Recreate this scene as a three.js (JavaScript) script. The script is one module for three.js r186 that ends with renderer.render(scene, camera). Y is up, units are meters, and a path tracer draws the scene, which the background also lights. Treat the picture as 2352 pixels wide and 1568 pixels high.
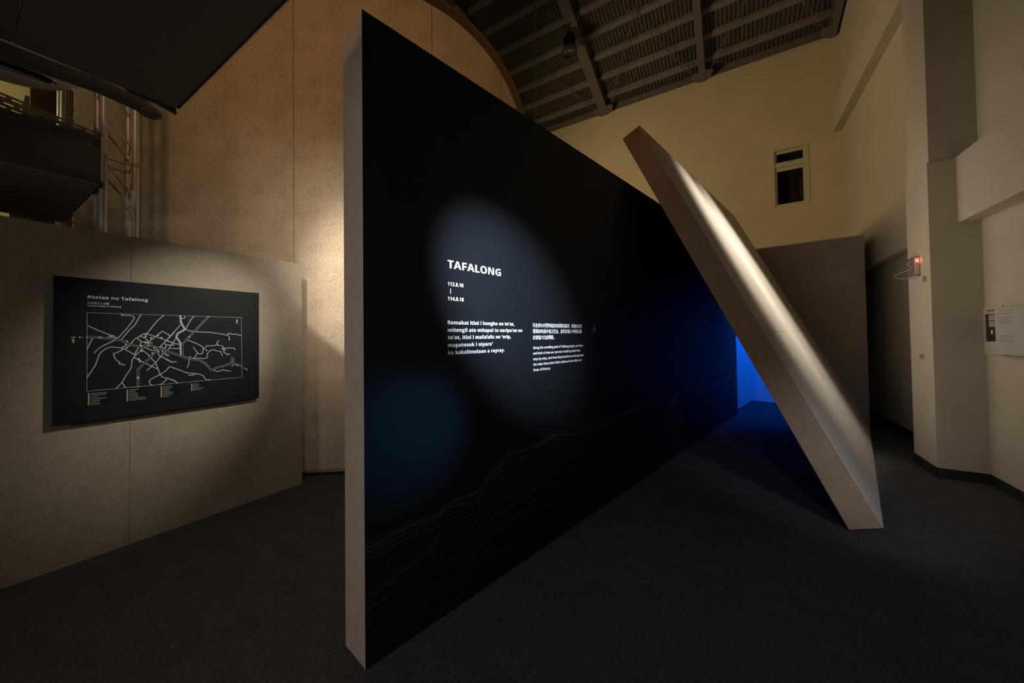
import * as THREE from 'three';
import { mergeGeometries } from 'three/addons/utils/BufferGeometryUtils.js';
import { FontLoader } from 'three/addons/loaders/FontLoader.js';
import { TextGeometry } from 'three/addons/geometries/TextGeometry.js';
import { RoundedBoxGeometry } from 'three/addons/geometries/RoundedBoxGeometry.js';

// ------------------------------------------------------------------ scene, camera, lights, exposure
// Building axes: X to the right along the back wall, Y up, Z towards the entrance. Metres.
const scene = new THREE.Scene();
scene.background = new THREE.Color(0x000000);            // night outside the window
const renderer = new THREE.WebGLRenderer({ antialias: true });
renderer.toneMapping = THREE.LinearToneMapping;
renderer.toneMappingExposure = 1.0;
renderer.shadowMap.enabled = true;

const camera = new THREE.PerspectiveCamera(83.91, 1.5, 0.05, 100);
camera.position.set(0, 1.5, 0);
camera.rotation.order = 'YXZ';
camera.rotation.set(THREE.MathUtils.degToRad(1.124), THREE.MathUtils.degToRad(37.605), THREE.MathUtils.degToRad(-0.539));
camera.setViewOffset(2352, 1568, 169.9, 28.97, 2352, 1568);   // the lens is shifted

// the exhibition walls stand 10 degrees off the building; PL(along, height, right) is a point in their frame
const C0 = new THREE.Vector3(-1.3313, 0, -1.1724), TURN = THREE.MathUtils.degToRad(10.135);
const PD = new THREE.Vector3(Math.sin(TURN), 0, -Math.cos(TURN)), QD = new THREE.Vector3(Math.cos(TURN), 0, Math.sin(TURN));
const PL = (p, h, q) => C0.clone().addScaledVector(PD, p).addScaledVector(QD, q).setY(h);
const V = (x, y, z) => new THREE.Vector3(x, y, z);

// unseen lamps, placed for what they light: [name, position, target, candela, colour, cone half angle, penumbra, source size, mount]
const UNSEEN_LAMPS = {
  text: [V(0.15, 2.86, -0.35), PL(1.08, 1.72, 0), 92, 0xdcebff, 0.25, 1.0, 2, 0.22],  // unseen, lights the lettering
  map: [V(-1.72, 2.85, -2.15), V(-3.48, 1.47, -1.25), 18, 0xfff0d8, 0.36, 1.0, 1.5, -2.85],  // unseen, lights the map and throws its shadow
  wash: [V(-2.05, 2.50, -2.32), V(-3.25, 2.30, -2.82), 6.5, 0xfff0dc, 1.1, 1.0, 3, -2.50],  // unseen, brightens the linen beside the map wall
  fabric: [V(-1.6, 4.05, -0.19), V(-3.05, 1.95, -3.02), 62, 0xfff2e2, 0.31, 1.0, 1.0, -0.88],  // unseen, lights the pale linen patch past the canopy edge
  amber: [V(-1.0, 5.5, 0.6), V(-3.2, 3.6, -3.1), 15, 0xffc48c, 0.75, 1.0, 8, -2.33],  // unseen, gives the upper linen its amber light
  side: [V(-6.2, 4.4, 1.6), V(-8.2, 4.8, -1.6), 15, 0xffe6a4, 1.3, 0.8, 10, -4.4],  // unseen, lights the left wall and the truss
  slab: [PL(4.5, 6.9, 1.05), PL(4.75, 2.35, 0.57), 235, 0xfff4e6, 0.205, 1.0, 12, 2.3],  // unseen, throws the streak on the slab
  added_slab: [PL(5.3, 6.9, 1.05), PL(5.65, 2.2, 0.62), 235, 0xfff4e6, 0.205, 1.0, 12, 2.45],  // added beside the first slab lamp to widen the streak
  hall: [V(-2.2, 1.85, 3.6), V(-2.5, 1.4, -3.0), 7, 0xffecda, 0.66, 1.0, 14, -1.85],  // unseen, lights the map wall and the black wall's near end
  low: [V(1.55, 1.05, -2.3), V(0.80, 0.50, -4.6), 5.5, 0xe8eeff, 0.42, 1.0, 8, -1.05],  // unseen, lights the lower near end of the slab
  down: [V(0.55, 2.92, 1.3), V(0.0, 0.0, -1.8), 7, 0xfff2ea, 1.0, 1.0, 10, 0.21],  // added fill, brightens the carpet
  back: [V(-4.2, 4.8, -6.2), V(-0.1, 5.3, -11.6), 38, 0xffe0b0, 1.06, 1.0, 30, -4.8],  // unseen, lights the back wall, right wall and roof
  teal: [V(1.85, 1.10, -3.3), PL(0.26, 0.99, 0.0), 20, 0x3f88c4, 0.115, 1.0, 4, -1.10],  // unseen, makes the bluish patch low on the black wall
  blue: [PL(8.55, 2.72, 0.62), PL(8.8, 0, 0.45), 13, 0x0066ff, 1.2, 0.5, 4, -2.72],  // unseen, turns the passage and its end wall blue
};
const spots = {};
for (const [k, [at, to, cd, color, cone, soft, size]] of Object.entries(UNSEEN_LAMPS)) {
  const s = new THREE.SpotLight(color, cd, 0, cone, soft, 2);
  s.position.copy(at); s.target.position.copy(to); scene.add(s, s.target);
  s.castShadow = true; s.shadow.radius = size; s.shadow.mapSize.set(1024, 1024); s.shadow.bias = -0.0005;
  s.name = k + '_unseen_lamp_light'; spots[k] = s;
}
// ------------------------------------------------------------------ helpers
let seed = 20240818;
const rnd = () => { seed = (seed * 1664525 + 1013904223) >>> 0; return seed / 4294967296; };
const used = {};
function numbered(n) { const k = used[n] = (used[n] ?? -1) + 1; return k ? n + '_' + String(k).padStart(3, '0') : n; }
function shadows(o) { o.castShadow = o.receiveShadow = true; return o; }
function tag(o, label, category, group) { Object.assign(o.userData, { label, category }); if (group) o.userData.group = group; return o; }
function thing(name, label, category, at = V(0, 0, 0), turn = 0) {
  const o = new THREE.Group(); o.name = numbered(name); o.position.copy(at); o.rotation.y = turn; scene.add(o); return tag(o, label, category);
}
// uv in metres from whichever plane a face lies closest to
function metres(g) {
  g = g.index ? g.toNonIndexed() : g;
  if (!g.attributes.normal) g.computeVertexNormals();
  const p = g.attributes.position, uv = new Float32Array(p.count * 2), a = V(), b = V(), c = V(), n = V();
  for (let i = 0; i < p.count; i += 3) {
    a.fromBufferAttribute(p, i); b.fromBufferAttribute(p, i + 1); c.fromBufferAttribute(p, i + 2);
    n.crossVectors(b.clone().sub(a), c.clone().sub(a));
    const x = Math.abs(n.x), y = Math.abs(n.y), z = Math.abs(n.z);
    for (let k = 0; k < 3; k++) {
      const q = [a, b, c][k], j = (i + k) * 2;
      if (x >= y && x >= z) { uv[j] = q.z; uv[j + 1] = q.y; } else if (y >= z) { uv[j] = q.x; uv[j + 1] = q.z; } else { uv[j] = q.x; uv[j + 1] = q.y; }
    }
  }
  g.setAttribute('uv', new THREE.BufferAttribute(uv, 2));
  return g;
}
const clean = (g) => { g = g.index ? g.toNonIndexed() : g; for (const k of Object.keys(g.attributes)) if (!['position', 'normal', 'uv'].includes(k)) g.deleteAttribute(k); return g; };
function part(name, geos, mat, parent) {
  const list = (Array.isArray(geos) ? geos : [geos]).map((g) => clean(metres(g)));
  const m = shadows(new THREE.Mesh(list.length > 1 ? mergeGeometries(list) : list[0], mat));
  m.name = parent === scene ? numbered(name) : name;
  if (parent !== scene) { const n = parent.children.filter((c) => c.userData.stem === name).length; m.userData.stem = name; if (n) m.name = name + '_' + String(n).padStart(3, '0'); }
  parent.add(m); return m;
}
const struct = (o) => { o.userData.kind = 'structure'; return o; };
const box = (x0, x1, y0, y1, z0, z1) => new THREE.BoxGeometry(x1 - x0, y1 - y0, z1 - z0).translate((x0 + x1) / 2, (y0 + y1) / 2, (z0 + z1) / 2);
const rbox = (x0, x1, y0, y1, z0, z1, r = 0.004, s = 2) => new RoundedBoxGeometry(x1 - x0, y1 - y0, z1 - z0, s, r).translate((x0 + x1) / 2, (y0 + y1) / 2, (z0 + z1) / 2);
function rod(a, b, r, seg = 10) {
  const d = b.clone().sub(a), g = new THREE.CylinderGeometry(r, r, d.length(), seg);
  g.applyQuaternion(new THREE.Quaternion().setFromUnitVectors(V(0, 1, 0), d.clone().normalize()));
  return g.translate((a.x + b.x) / 2, (a.y + b.y) / 2, (a.z + b.z) / 2);
}
const tube = (pts, r, n = 24, seg = 8, closed = false) => new THREE.TubeGeometry(new THREE.CatmullRomCurve3(pts, closed), n, r, seg, closed);
// a polygon in the plane of two axes, given thickness along the third: f maps (u, v, w) to a point
function prism(poly, w0, w1, f) {
  const g = new THREE.ExtrudeGeometry(new THREE.Shape(poly.map(([u, v]) => new THREE.Vector2(u, v))), { depth: w1 - w0, bevelEnabled: false });
  const p = g.attributes.position;
  for (let i = 0; i < p.count; i++) { const q = f(p.getX(i), p.getY(i), p.getZ(i) + w0); p.setXYZ(i, q.x, q.y, q.z); }
  const a = V().fromBufferAttribute(p, 0), m = f(1, 0, 0).sub(f(0, 0, 0)).cross(f(0, 1, 0).sub(f(0, 0, 0))).dot(f(0, 0, 1).sub(f(0, 0, 0)));
  let h = g.index ? g.toNonIndexed() : g;
  if (m < 0) { const q = h.attributes.position; for (let i = 0; i < q.count; i += 3) { a.fromBufferAttribute(q, i); const b = V().fromBufferAttribute(q, i + 1); q.setXYZ(i, b.x, b.y, b.z); q.setXYZ(i + 1, a.x, a.y, a.z); } }
  h.computeVertexNormals();
  return h;
}

// ------------------------------------------------------------------ materials
function texture(size, span, paint, channels = 1) {               // span: metres that one repeat covers
  const d = new Uint8Array(size * size * 4), v = paint(size);
  for (let i = 0; i < size * size; i++) for (let k = 0; k < 4; k++) d[i * 4 + k] = k === 3 ? 255 : Math.max(0, Math.min(255, 255 * (channels === 3 ? v[i * 3 + k] : v[i])));
  const t = new THREE.DataTexture(d, size, size);
  t.wrapS = t.wrapT = THREE.RepeatWrapping; t.magFilter = THREE.LinearFilter; t.minFilter = THREE.LinearMipmapLinearFilter; t.generateMipmaps = true;
  t.repeat.set(1 / span, 1 / span); t.needsUpdate = true; return t;
}
function cloud(n, cells, amp, out) {                              // tiling value noise added to out
  const g = Float32Array.from({ length: cells * cells }, rnd), s = (t) => t * t * (3 - 2 * t);
  for (let y = 0; y < n; y++) for (let x = 0; x < n; x++) {
    const u = x / n * cells, v = y / n * cells, i = Math.floor(u), j = Math.floor(v), a = s(u - i), b = s(v - j);
    const at = (p, q) => g[(q % cells) * cells + (p % cells)];
    out[y * n + x] += amp * ((at(i, j) * (1 - a) + at(i + 1, j) * a) * (1 - b) + (at(i, j + 1) * (1 - a) + at(i + 1, j + 1) * a) * b - 0.5);
  }
}
const mdfMap = texture(1024, 1.1, (n) => {
  const o = new Float32Array(n * n).fill(0.86);
  cloud(n, 6, 0.12, o); cloud(n, 40, 0.10, o); cloud(n, 200, 0.22, o);
  for (let k = 0; k < 6500; k++) {                                // wood-chip flecks
    let x = rnd() * n, y = rnd() * n; const a = rnd() * 6.3, l = 2 + rnd() * 9, dark = rnd() < 0.75 ? -0.2 - rnd() * 0.4 : 0.15;
    for (let t = 0; t < l; t++) { x += Math.cos(a); y += Math.sin(a); o[((Math.floor(y) + n) % n) * n + (Math.floor(x) + n) % n] += dark; }
  }
  return o;
});
const fibreMap = texture(1024, 1.0, (n) => {                      // brushed fibres running up the face
  const o = new Float32Array(n * n).fill(0.88);
  cloud(n, 5, 0.08, o); cloud(n, 200, 0.06, o);
  for (let k = 0; k < 2600; k++) { const x = Math.floor(rnd() * n), y = Math.floor(rnd() * n), l = 20 + rnd() * 140, a = (rnd() - 0.5) * 0.14; for (let t = 0; t < l; t++) o[((y + t) % n | 0) * n + (x | 0)] += a; }
  return o;
});
const weaveMap = texture(1024, 0.62, (n) => {
  const o = new Float32Array(n * n).fill(0.8), col = Float32Array.from({ length: n }, () => rnd() - 0.5), row = Float32Array.from({ length: n }, () => rnd() - 0.5);
  cloud(n, 5, 0.18, o); cloud(n, 24, 0.05, o); cloud(n, 120, 0.34, o); cloud(n, 256, 0.75, o);
  for (let y = 0; y < n; y++) for (let x = 0; x < n; x++) o[y * n + x] += 0.24 * col[x >> 1] * (0.6 + 0.4 * Math.sin(y * 0.05 + x)) + 0.1 * row[y >> 2];
  for (let k = 0; k < 900; k++) { const x = Math.floor(rnd() * n), y = Math.floor(rnd() * n), l = 20 + rnd() * 160, a = (rnd() - 0.55) * 0.25; for (let t = 0; t < l; t++) o[((y + t) % n) * n + x] += a; }
  return o;
});
const carpetMap = texture(1024, 0.7, (n) => {
  const o = new Float32Array(n * n).fill(0.55);
  cloud(n, 7, 0.10, o); cloud(n, 120, 0.32, o); cloud(n, 220, 0.55, o); cloud(n, 420, 0.4, o);
  for (let i = 0; i < n * n; i++) o[i] += (rnd() - 0.5) * 0.5 + (rnd() < 0.004 ? 0.5 : 0);
  return o;
});
const plasterMap = texture(512, 2.2, (n) => { const o = new Float32Array(n * n).fill(0.93); cloud(n, 4, 0.07, o); cloud(n, 12, 0.04, o); cloud(n, 128, 0.04, o); return o; });
const plasterBump = texture(512, 0.35, (n) => { const o = new Float32Array(n * n).fill(0.5); cloud(n, 64, 0.5, o); cloud(n, 170, 0.4, o); return o; });
const dustMap = texture(512, 1.6, (n) => { const o = new Float32Array(n * n).fill(0.9); cloud(n, 5, 0.12, o); cloud(n, 40, 0.08, o); cloud(n, 200, 0.08, o); return o; });
const std = (rgb, roughness, extra = {}) => { const m = new THREE.MeshStandardMaterial({ roughness, metalness: 0, ...extra }); m.color.setRGB(...rgb); return m; };
const M = {
  carpet: std([0.115, 0.114, 0.122], 0.95, { map: carpetMap, bumpMap: carpetMap, bumpScale: 0.004 }),
  paint: std([0.62, 0.52, 0.335], 0.85, { map: plasterMap, bumpMap: plasterBump, bumpScale: 0.0012 }),
  pillar: std([0.60, 0.545, 0.435], 0.8, { map: plasterMap, bumpMap: plasterBump, bumpScale: 0.0012 }),
  base: std([0.02, 0.019, 0.019], 0.6, { map: dustMap }),
  greige: std([0.335, 0.30, 0.238], 0.8, { map: mdfMap }),
  slabFace: std([0.56, 0.505, 0.43], 0.72, { map: fibreMap }),
  slabEdge: std([0.35, 0.24, 0.155], 0.8, { map: mdfMap }),
  slabCore: std([0.10, 0.075, 0.055], 0.9, { map: mdfMap }),
  partition: std([0.34, 0.285, 0.23], 0.85, { map: mdfMap }),
  rosy: std([0.60, 0.50, 0.44], 0.75, { map: dustMap }),
  boardEdge: std([0.50, 0.47, 0.42], 0.7),
  fabric: std([0.56, 0.475, 0.355], 0.95, { map: weaveMap, bumpMap: weaveMap, bumpScale: 0.0015 }),
  rim: std([0.17, 0.115, 0.055], 0.7, { map: dustMap }),
  steelGrey: std([0.19, 0.175, 0.165], 0.6, { map: dustMap }),
  deck: std([0.085, 0.076, 0.068], 0.65, { map: dustMap }),
  rafter: std([0.155, 0.125, 0.108], 0.6, { map: dustMap }),
  aluminium: std([0.58, 0.57, 0.55], 0.42, { metalness: 0.4, map: dustMap }),
  galvanised: std([0.36, 0.345, 0.29], 0.5, { metalness: 0.4, map: dustMap }),
  blackCloth: std([0.066, 0.067, 0.072], 0.95, { map: dustMap }),
  blackSatin: std([0.014, 0.014, 0.015], 0.45),
  canopy: std([0.088, 0.082, 0.072], 0.9, { map: dustMap }),
  white: std([0.82, 0.82, 0.85], 0.6),
  beige: std([0.62, 0.57, 0.47], 0.55),
  greyBox: std([0.50, 0.50, 0.48], 0.5),
  printInk: std([0.22, 0.21, 0.20], 0.7),
  frame: std([0.52, 0.47, 0.33], 0.5),
  glass: new THREE.MeshPhysicalMaterial({ color: 0xffffff, transmission: 1, thickness: 0, roughness: 0.02, ior: 1.5 }),
  night: std([0.004, 0.004, 0.004], 0.9),
  chrome: std([0.8, 0.78, 0.74], 0.2, { metalness: 1 }),
  letter: std([0.80, 0.80, 0.78], 0.6),
  gold: std([0.88, 0.80, 0.60], 0.5),
  dim: std([0.36, 0.36, 0.37], 0.6),
};

// ------------------------------------------------------------------ the hall: floor, walls, roof
const ZB = -11.8, XR = 1.993, XL = -9, ZF = 4.6, SLOPE = 0.2782;
const RP = (x, z, off) => V(x, 7.96 + SLOPE * (z - ZB) + off, z);   // on the roof slope, off above the rafters' underside
{
  const f = part('floor', box(XL - 0.3, XR + 0.5, -0.3, 0, ZB - 0.4, ZF + 0.3), M.carpet, scene); struct(f);

  const wb = new THREE.Group(); wb.name = 'wall_back'; scene.add(wb); struct(wb);
  const s = new THREE.Shape([[XL - 0.3, 0], [XR + 0.5, 0], [XR + 0.5, 8.02], [XL - 0.3, 8.02]].map(([x, y]) => new THREE.Vector2(x, y)));
  s.holes.push(new THREE.Path([[0.885, 4.46], [1.445, 4.46], [1.445, 5.745], [0.885, 5.745]].map(([x, y]) => new THREE.Vector2(x, y))));
  part('plastered_wall', new THREE.ExtrudeGeometry(s, { depth: 0.3, bevelEnabled: false }).translate(0, 0, ZB - 0.3), M.paint, wb);
  part('wall_plate', box(XL - 0.3, XR + 0.5, 8.02, 8.34, ZB - 0.3, ZB - 0.05), M.rafter, wb);

  const w = new THREE.Group(); w.name = 'window_1'; scene.add(w); struct(w);
  const fr = (x0, x1, y0, y1, z0, z1, r) => rbox(x0, x1, y0, y1, z0, z1, r ?? 0.004);
  const z0 = ZB - 0.09, z1 = ZB + 0.012;
  part('casing', [fr(0.848, 0.89, 4.43, 5.775, z0, z1), fr(1.40, 1.475, 4.43, 5.775, z0, z1), fr(0.89, 1.40, 5.735, 5.775, z0, z1), fr(0.89, 1.40, 4.43, 4.465, z0, z1)], M.frame, w);
  part('transom_bar', [fr(0.885, 1.42, 5.345, 5.425, z0, ZB + 0.004)], M.frame, w);
  const sash = (name, y0, y1, rail, gx0, gx1, gy0, gy1) => {
    const q = part(name, [fr(0.888, gx0, y0, y1, z0 + 0.01, ZB - 0.03), fr(gx1, 1.402, y0, y1, z0 + 0.01, ZB - 0.03), fr(gx0, gx1, gy1, y1, z0 + 0.01, ZB - 0.03), fr(gx0, gx1, y0, gy0, z0 + 0.01, ZB - 0.03)], M.frame, w);
    part('pane', box(gx0 - 0.004, gx1 + 0.004, gy0 - 0.004, gy1 + 0.004, ZB - 0.062, ZB - 0.056), M.glass, q);
    return q;
  };
  const up = sash('upper_sash', 5.427, 5.733, 0.04, 0.93, 1.38, 5.47, 5.668);
  part('catch', [rbox(1.10, 1.20, 5.442, 5.456, ZB - 0.03, ZB - 0.012, 0.003), rod(V(1.15, 5.45, ZB - 0.02), V(1.24, 5.468, ZB - 0.012), 0.005)], M.galvanised, up);
  const lo = sash('lower_sash', 4.467, 5.343, 0.04, 0.935, 1.375, 4.492, 5.26);
  part('handle', [rbox(0.898, 0.914, 4.83, 4.90, ZB - 0.03, ZB - 0.01, 0.003), rbox(0.900, 0.912, 4.76, 4.85, ZB - 0.014, ZB - 0.004, 0.003)], M.galvanised, lo);

  const wr = new THREE.Group(); wr.name = 'wall_right'; scene.add(wr); struct(wr);
  part('plastered_wall', box(XR, XR + 0.4, 0, 13, ZB, ZF + 0.3), M.pillar, wr);
  const tr = new THREE.Group(); tr.name = 'trim_1'; scene.add(tr); struct(tr);        // the pillar and the beams in front of the right wall
  const CX = 1.663, Z0 = -6.883, Z1 = -6.2615;
  const col = part('pillar', [box(CX, XR, 0.098, 3.27, Z0, Z1)], M.pillar, tr);
  part('upper_shaft', box(CX + 0.016, XR, 3.27, 12.5, Z0 + 0.016, Z1 - 0.016), M.pillar, col);
  for (const [a, b] of [[ZB, Z0], [Z1, ZF]]) {
    part('beam', box(1.85, XR, 2.605, 3.27, a - 0.01, b + 0.01), M.pillar, tr);
    part('high_beam', prism([[1.855, 5.87], [XR, 5.87], [XR, 6.80], [1.97, 6.78], [1.855, 6.44]], a - 0.01, b + 0.01, (x, y, z) => V(x, y, z)), M.pillar, tr);
  }
  const bb = new THREE.Group(); bb.name = 'baseboard_right'; scene.add(bb); struct(bb);
  part('skirting', [box(CX - 0.004, XR, 0, 0.099, Z1, Z1 + 0.008), box(CX - 0.008, CX, 0, 0.099, Z0, Z1 + 0.008), box(XR - 0.01, XR + 0.002, 0, 0.099, Z1, ZF), box(XR - 0.01, XR + 0.002, 0, 0.099, ZB, Z0), box(XL, XR, 0, 0.099, ZB, ZB + 0.01)], M.base, bb);
  struct(part('wall_left', box(XL - 0.3, XL, 0, 13, ZB, ZF + 0.3), M.paint, scene));
  struct(part('wall_front', box(XL - 0.3, XR + 0.5, 0, 13, ZF, ZF + 0.3), M.paint, scene));

  // the roof: rafters, purlins between them, ribbed deck above, cross bracing below
  const c = new THREE.Group(); c.name = 'ceiling'; scene.add(c); struct(c);
  const RZ = -1.0, prof = [], pitch = 0.078;
  for (let x = XL - 0.2; x < XR + 0.3; x += pitch) prof.push([x, 0], [x + pitch * 0.72, 0], [x + pitch * 0.78, 0.03], [x + pitch * 0.94, 0.03]);
  const pos = [];
  for (let i = 0; i + 1 < prof.length; i++) {
    const [[xa, oa], [xb, ob]] = [prof[i], prof[i + 1]], a = RP(xa, ZB - 0.3, 0.28 + oa), b = RP(xb, ZB - 0.3, 0.28 + ob), d = RP(xa, RZ, 0.28 + oa), e = RP(xb, RZ, 0.28 + ob);
    for (const q of [a, b, e, a, e, d]) pos.push(q.x, q.y, q.z);
  }
  const g = new THREE.BufferGeometry(); g.setAttribute('position', new THREE.Float32BufferAttribute(pos, 3)); g.computeVertexNormals();
  part('ribbed_deck', g, M.deck, c);
  const backing = (z0, z1, y0, y1) => prism([[z0, y0], [z1, y1], [z1, y1 + 0.12], [z0, y0 + 0.12]], XL - 0.3, XR + 0.5, (u, v, x) => V(x, v, u));
  const top = (z) => 7.96 + SLOPE * (z - ZB) + 0.42;
  part('roof_slab', [backing(ZB - 0.4, RZ, top(ZB - 0.4), top(RZ)), backing(RZ, ZF + 0.4, top(RZ), top(RZ) - 1.5)], M.deck, c);
  const RX = [[-7.35, 0.22], [-5.05, 0.22], [-2.81, 0.225], [-0.445, 0.14], [1.888, 0.12]];
  for (const [x, w] of RX) {
    const h = w / 2, I = [[-h, 0], [h, 0], [h, 0.016], [0.006, 0.016], [0.006, 0.264], [h, 0.264], [h, 0.279], [-h, 0.279], [-h, 0.264], [-0.006, 0.264], [-0.006, 0.016], [-h, 0.016]];
    const r = part('rafter', prism(I, ZB - 0.04, RZ, (u, v, z) => RP(x + u, z, v)), M.rafter, c);
    for (const s of [-1, 1]) {
      if (x > 1.5 && s > 0) continue;
      part('gusset_plate', prism([[s * h, 0.02], [s * (h + 0.10), 0.06], [s * (h + 0.17), 0.27], [s * (h + 0.08), 0.32], [s * h, 0.30]], 0.0, 0.012, (u, v, t) => RP(x + u, ZB + v, 0.002 + t)), M.rafter, r);
    }
  }
  for (let k = 0; k < 12; k++) for (let b = 0; b + 1 < RX.length; b++) {
    const z = -11.44 + 0.628 * k, x0 = RX[b][0] + 0.007, x1 = RX[b + 1][0] - 0.007, h = 0.062;
    const P = [[-h, 0], [-0.022, 0], [-0.018, 0.008], [-0.010, 0.008], [-0.006, 0], [h, 0], [h, 0.03], [h - 0.004, 0.034], [h, 0.038], [h, 0.075], [-h, 0.075]];
    part('purlin', prism(P, x0, x1, (u, v, x) => RP(x, z + u, 0.205 + v)), M.steelGrey, c);
  }
  const brace = (xa, za, xb, zb) => {
    const a = RP(xa, za, 0.05), b = RP(xb, zb, 0.05), d = b.clone().sub(a), at = (t) => a.clone().addScaledVector(d, t / d.length());
    const side = V(1, 0, 0).cross(d).normalize().cross(d).normalize();
    const o = part('brace_rod', [rod(a, at(0.22), 0.009), rod(at(0.74), b, 0.009), rod(at(0.60), at(0.74), 0.008)], M.rafter, c);
    const L = (t, w) => at(t).addScaledVector(side, w);
    part('turnbuckle', [tube([L(0.2, 0), L(0.25, 0.035), L(0.52, 0.035), L(0.57, 0), L(0.52, -0.035), L(0.25, -0.035)], 0.008, 40, 6, true), tube([L(0.7, 0), L(0.76, 0.045), L(0.86, 0.04), L(0.98, 0)], 0.008, 16, 6), tube([L(0.7, 0), L(0.76, -0.045), L(0.86, -0.03)], 0.008, 12, 6)], M.rafter, o);
  };
  const HI = -7.25;
  for (let b = 1; b + 1 < RX.length; b++) {
    const l = RX[b][0] + RX[b][1] / 2 + 0.1, r = RX[b + 1][0] - RX[b + 1][1] / 2 - 0.1;
    brace(r, -11.58, l, HI); brace(l, -11.58, r, HI);
  }
  const hb = part('rafter_bracket', [rbox(-4.99, -4.90, 9.20, 9.23, -7.62, -7.2, 0.004)], M.galvanised, c); hb.rotation.x = 0;
}

// ------------------------------------------------------------------ strokes for the Chinese characters (10 x 10 grid, y down)
const STROKES = {
  行: '3003 3306 2529 4191 4494 747968', 走: '1282 4044 0494 4448 4686 2609 174999', 於: '2022 0242 2219 154539 7054 7094 6586 6789', 太: '0393 4043 4309 4399 4758',
  巴: '118185 11189896 1585 4145', 塱: '2021 01414303 010524 2345 5055 509095 5292 5393 2787 5659 0999', 神: '2021 024206 2429 3546 5292975752 5494 7079', 話: '1030 0242 1333 1535 1636391916 9061 5393 7175 5595995955',
  故: '0242 2025 0545490905 6054 6292 8259 6499', 事: '0191 2272742422 158588 0696 1888 505949', 展: '10909212 101509 2494 4346 7376 1696 363958 5699 8778', 開: '0009 00404303 0141 9099 90505393 5191 2575 2777 3529 6569',
  的: '2012 0242490902 0545 6054 62929978 6576', 路: '0030330300 2328 2545 050948 6053 619155 6295 5696995956', 徑: '2003 2305 1519 4090 514355 716375 918395 4696 6669 4999', 聆: '0040 1018 3039 1333 1535 0847 7044 7094 6484 569678 6789',
  聽: '0040 1015 3039 1232 0544 0737 0949 5191 7072 5292945452 7274 5595 5759 66699998 7687', 與: '1116 1131 1333 1535 40436365 4161 9196 7191 7393 7595 0696 3719 6789', 遙: '1122 042417 092749 4999 4190 5253 8173 4494 6367 45479795',
  望: '2021 0141 111444 509095 5055 5292 5393 1686 2777 0999 5659', 祖: '2021 024206 2429 5059 508089 5383 5686 4999', 輩: '3034 6064 0131 0232 0433 6191 6292 6494 2575772725 2676 0898 5559', 如: '201549 4309 0343 5292985852',
  何: '2004 1319 3191 818979 4363664643', 逐: '1122 042417 092749 4999 4090 7043 527768 6345 6547 9374 7497', 步: '5054 5282 2124 0494 5457 3517 8519', 建: '418184 3393 4484 4686 3797 6068 0131143409 164999', 立: '4051 1282 3447 7358 0999',
  生: '2004 1292 5059 1585 0999', 活: '0021 0324 0926 8051 4393 6165 4585894945', 並: '3041 7061 1292 3239 6269 1427 8477 0999', 波: '0021 0324 0926 429283 4239 6065 458549 5599', 瀾: '0021 0314 0916 3039 30505333 9099 90707393 4585 5676785856 6369 6849 6889',
  之: '4051 138328 082899', 中: '1282861612 5059', 蛻: '0242450502 2028 0848 6052 8092 5393955553 6559 858999', 變: '4051 3161 3262 4363644443 10022204 1415 80729274 8485 3518 368619 3799', 出: '5059 11148481 06099996', 屬: '10909212 1009 2393952523 4345 7375 369699 3767683837 2979',
  部: '2021 0151 1224 4234 0454 1646491916 6069 6091749677', 落: '0191 3032 6062 0324 0516 0927 5235 538337 5496 4787894947', 文: '4051 0292 7209 2299', 化: '2004 1319 9255 50599997', 價: '2004 1319 3090 3191943431 5054 7074 4585884845 4686 5839 7899', 值: '2004 1319 3191 6062 4282874742 4484 4686 333999',
  地: '0333 2028 0847 44929686 7077 51599998', 圖: '0090990900 3161633331 1484 2575782825 4656574746',
};
const strokesOf = (ch) => (STROKES[ch] ?? '').split(' ').filter(Boolean).map((s) => s.match(/../g).map((q) => [+q[0] / 9, +q[1] / 9]));

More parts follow.
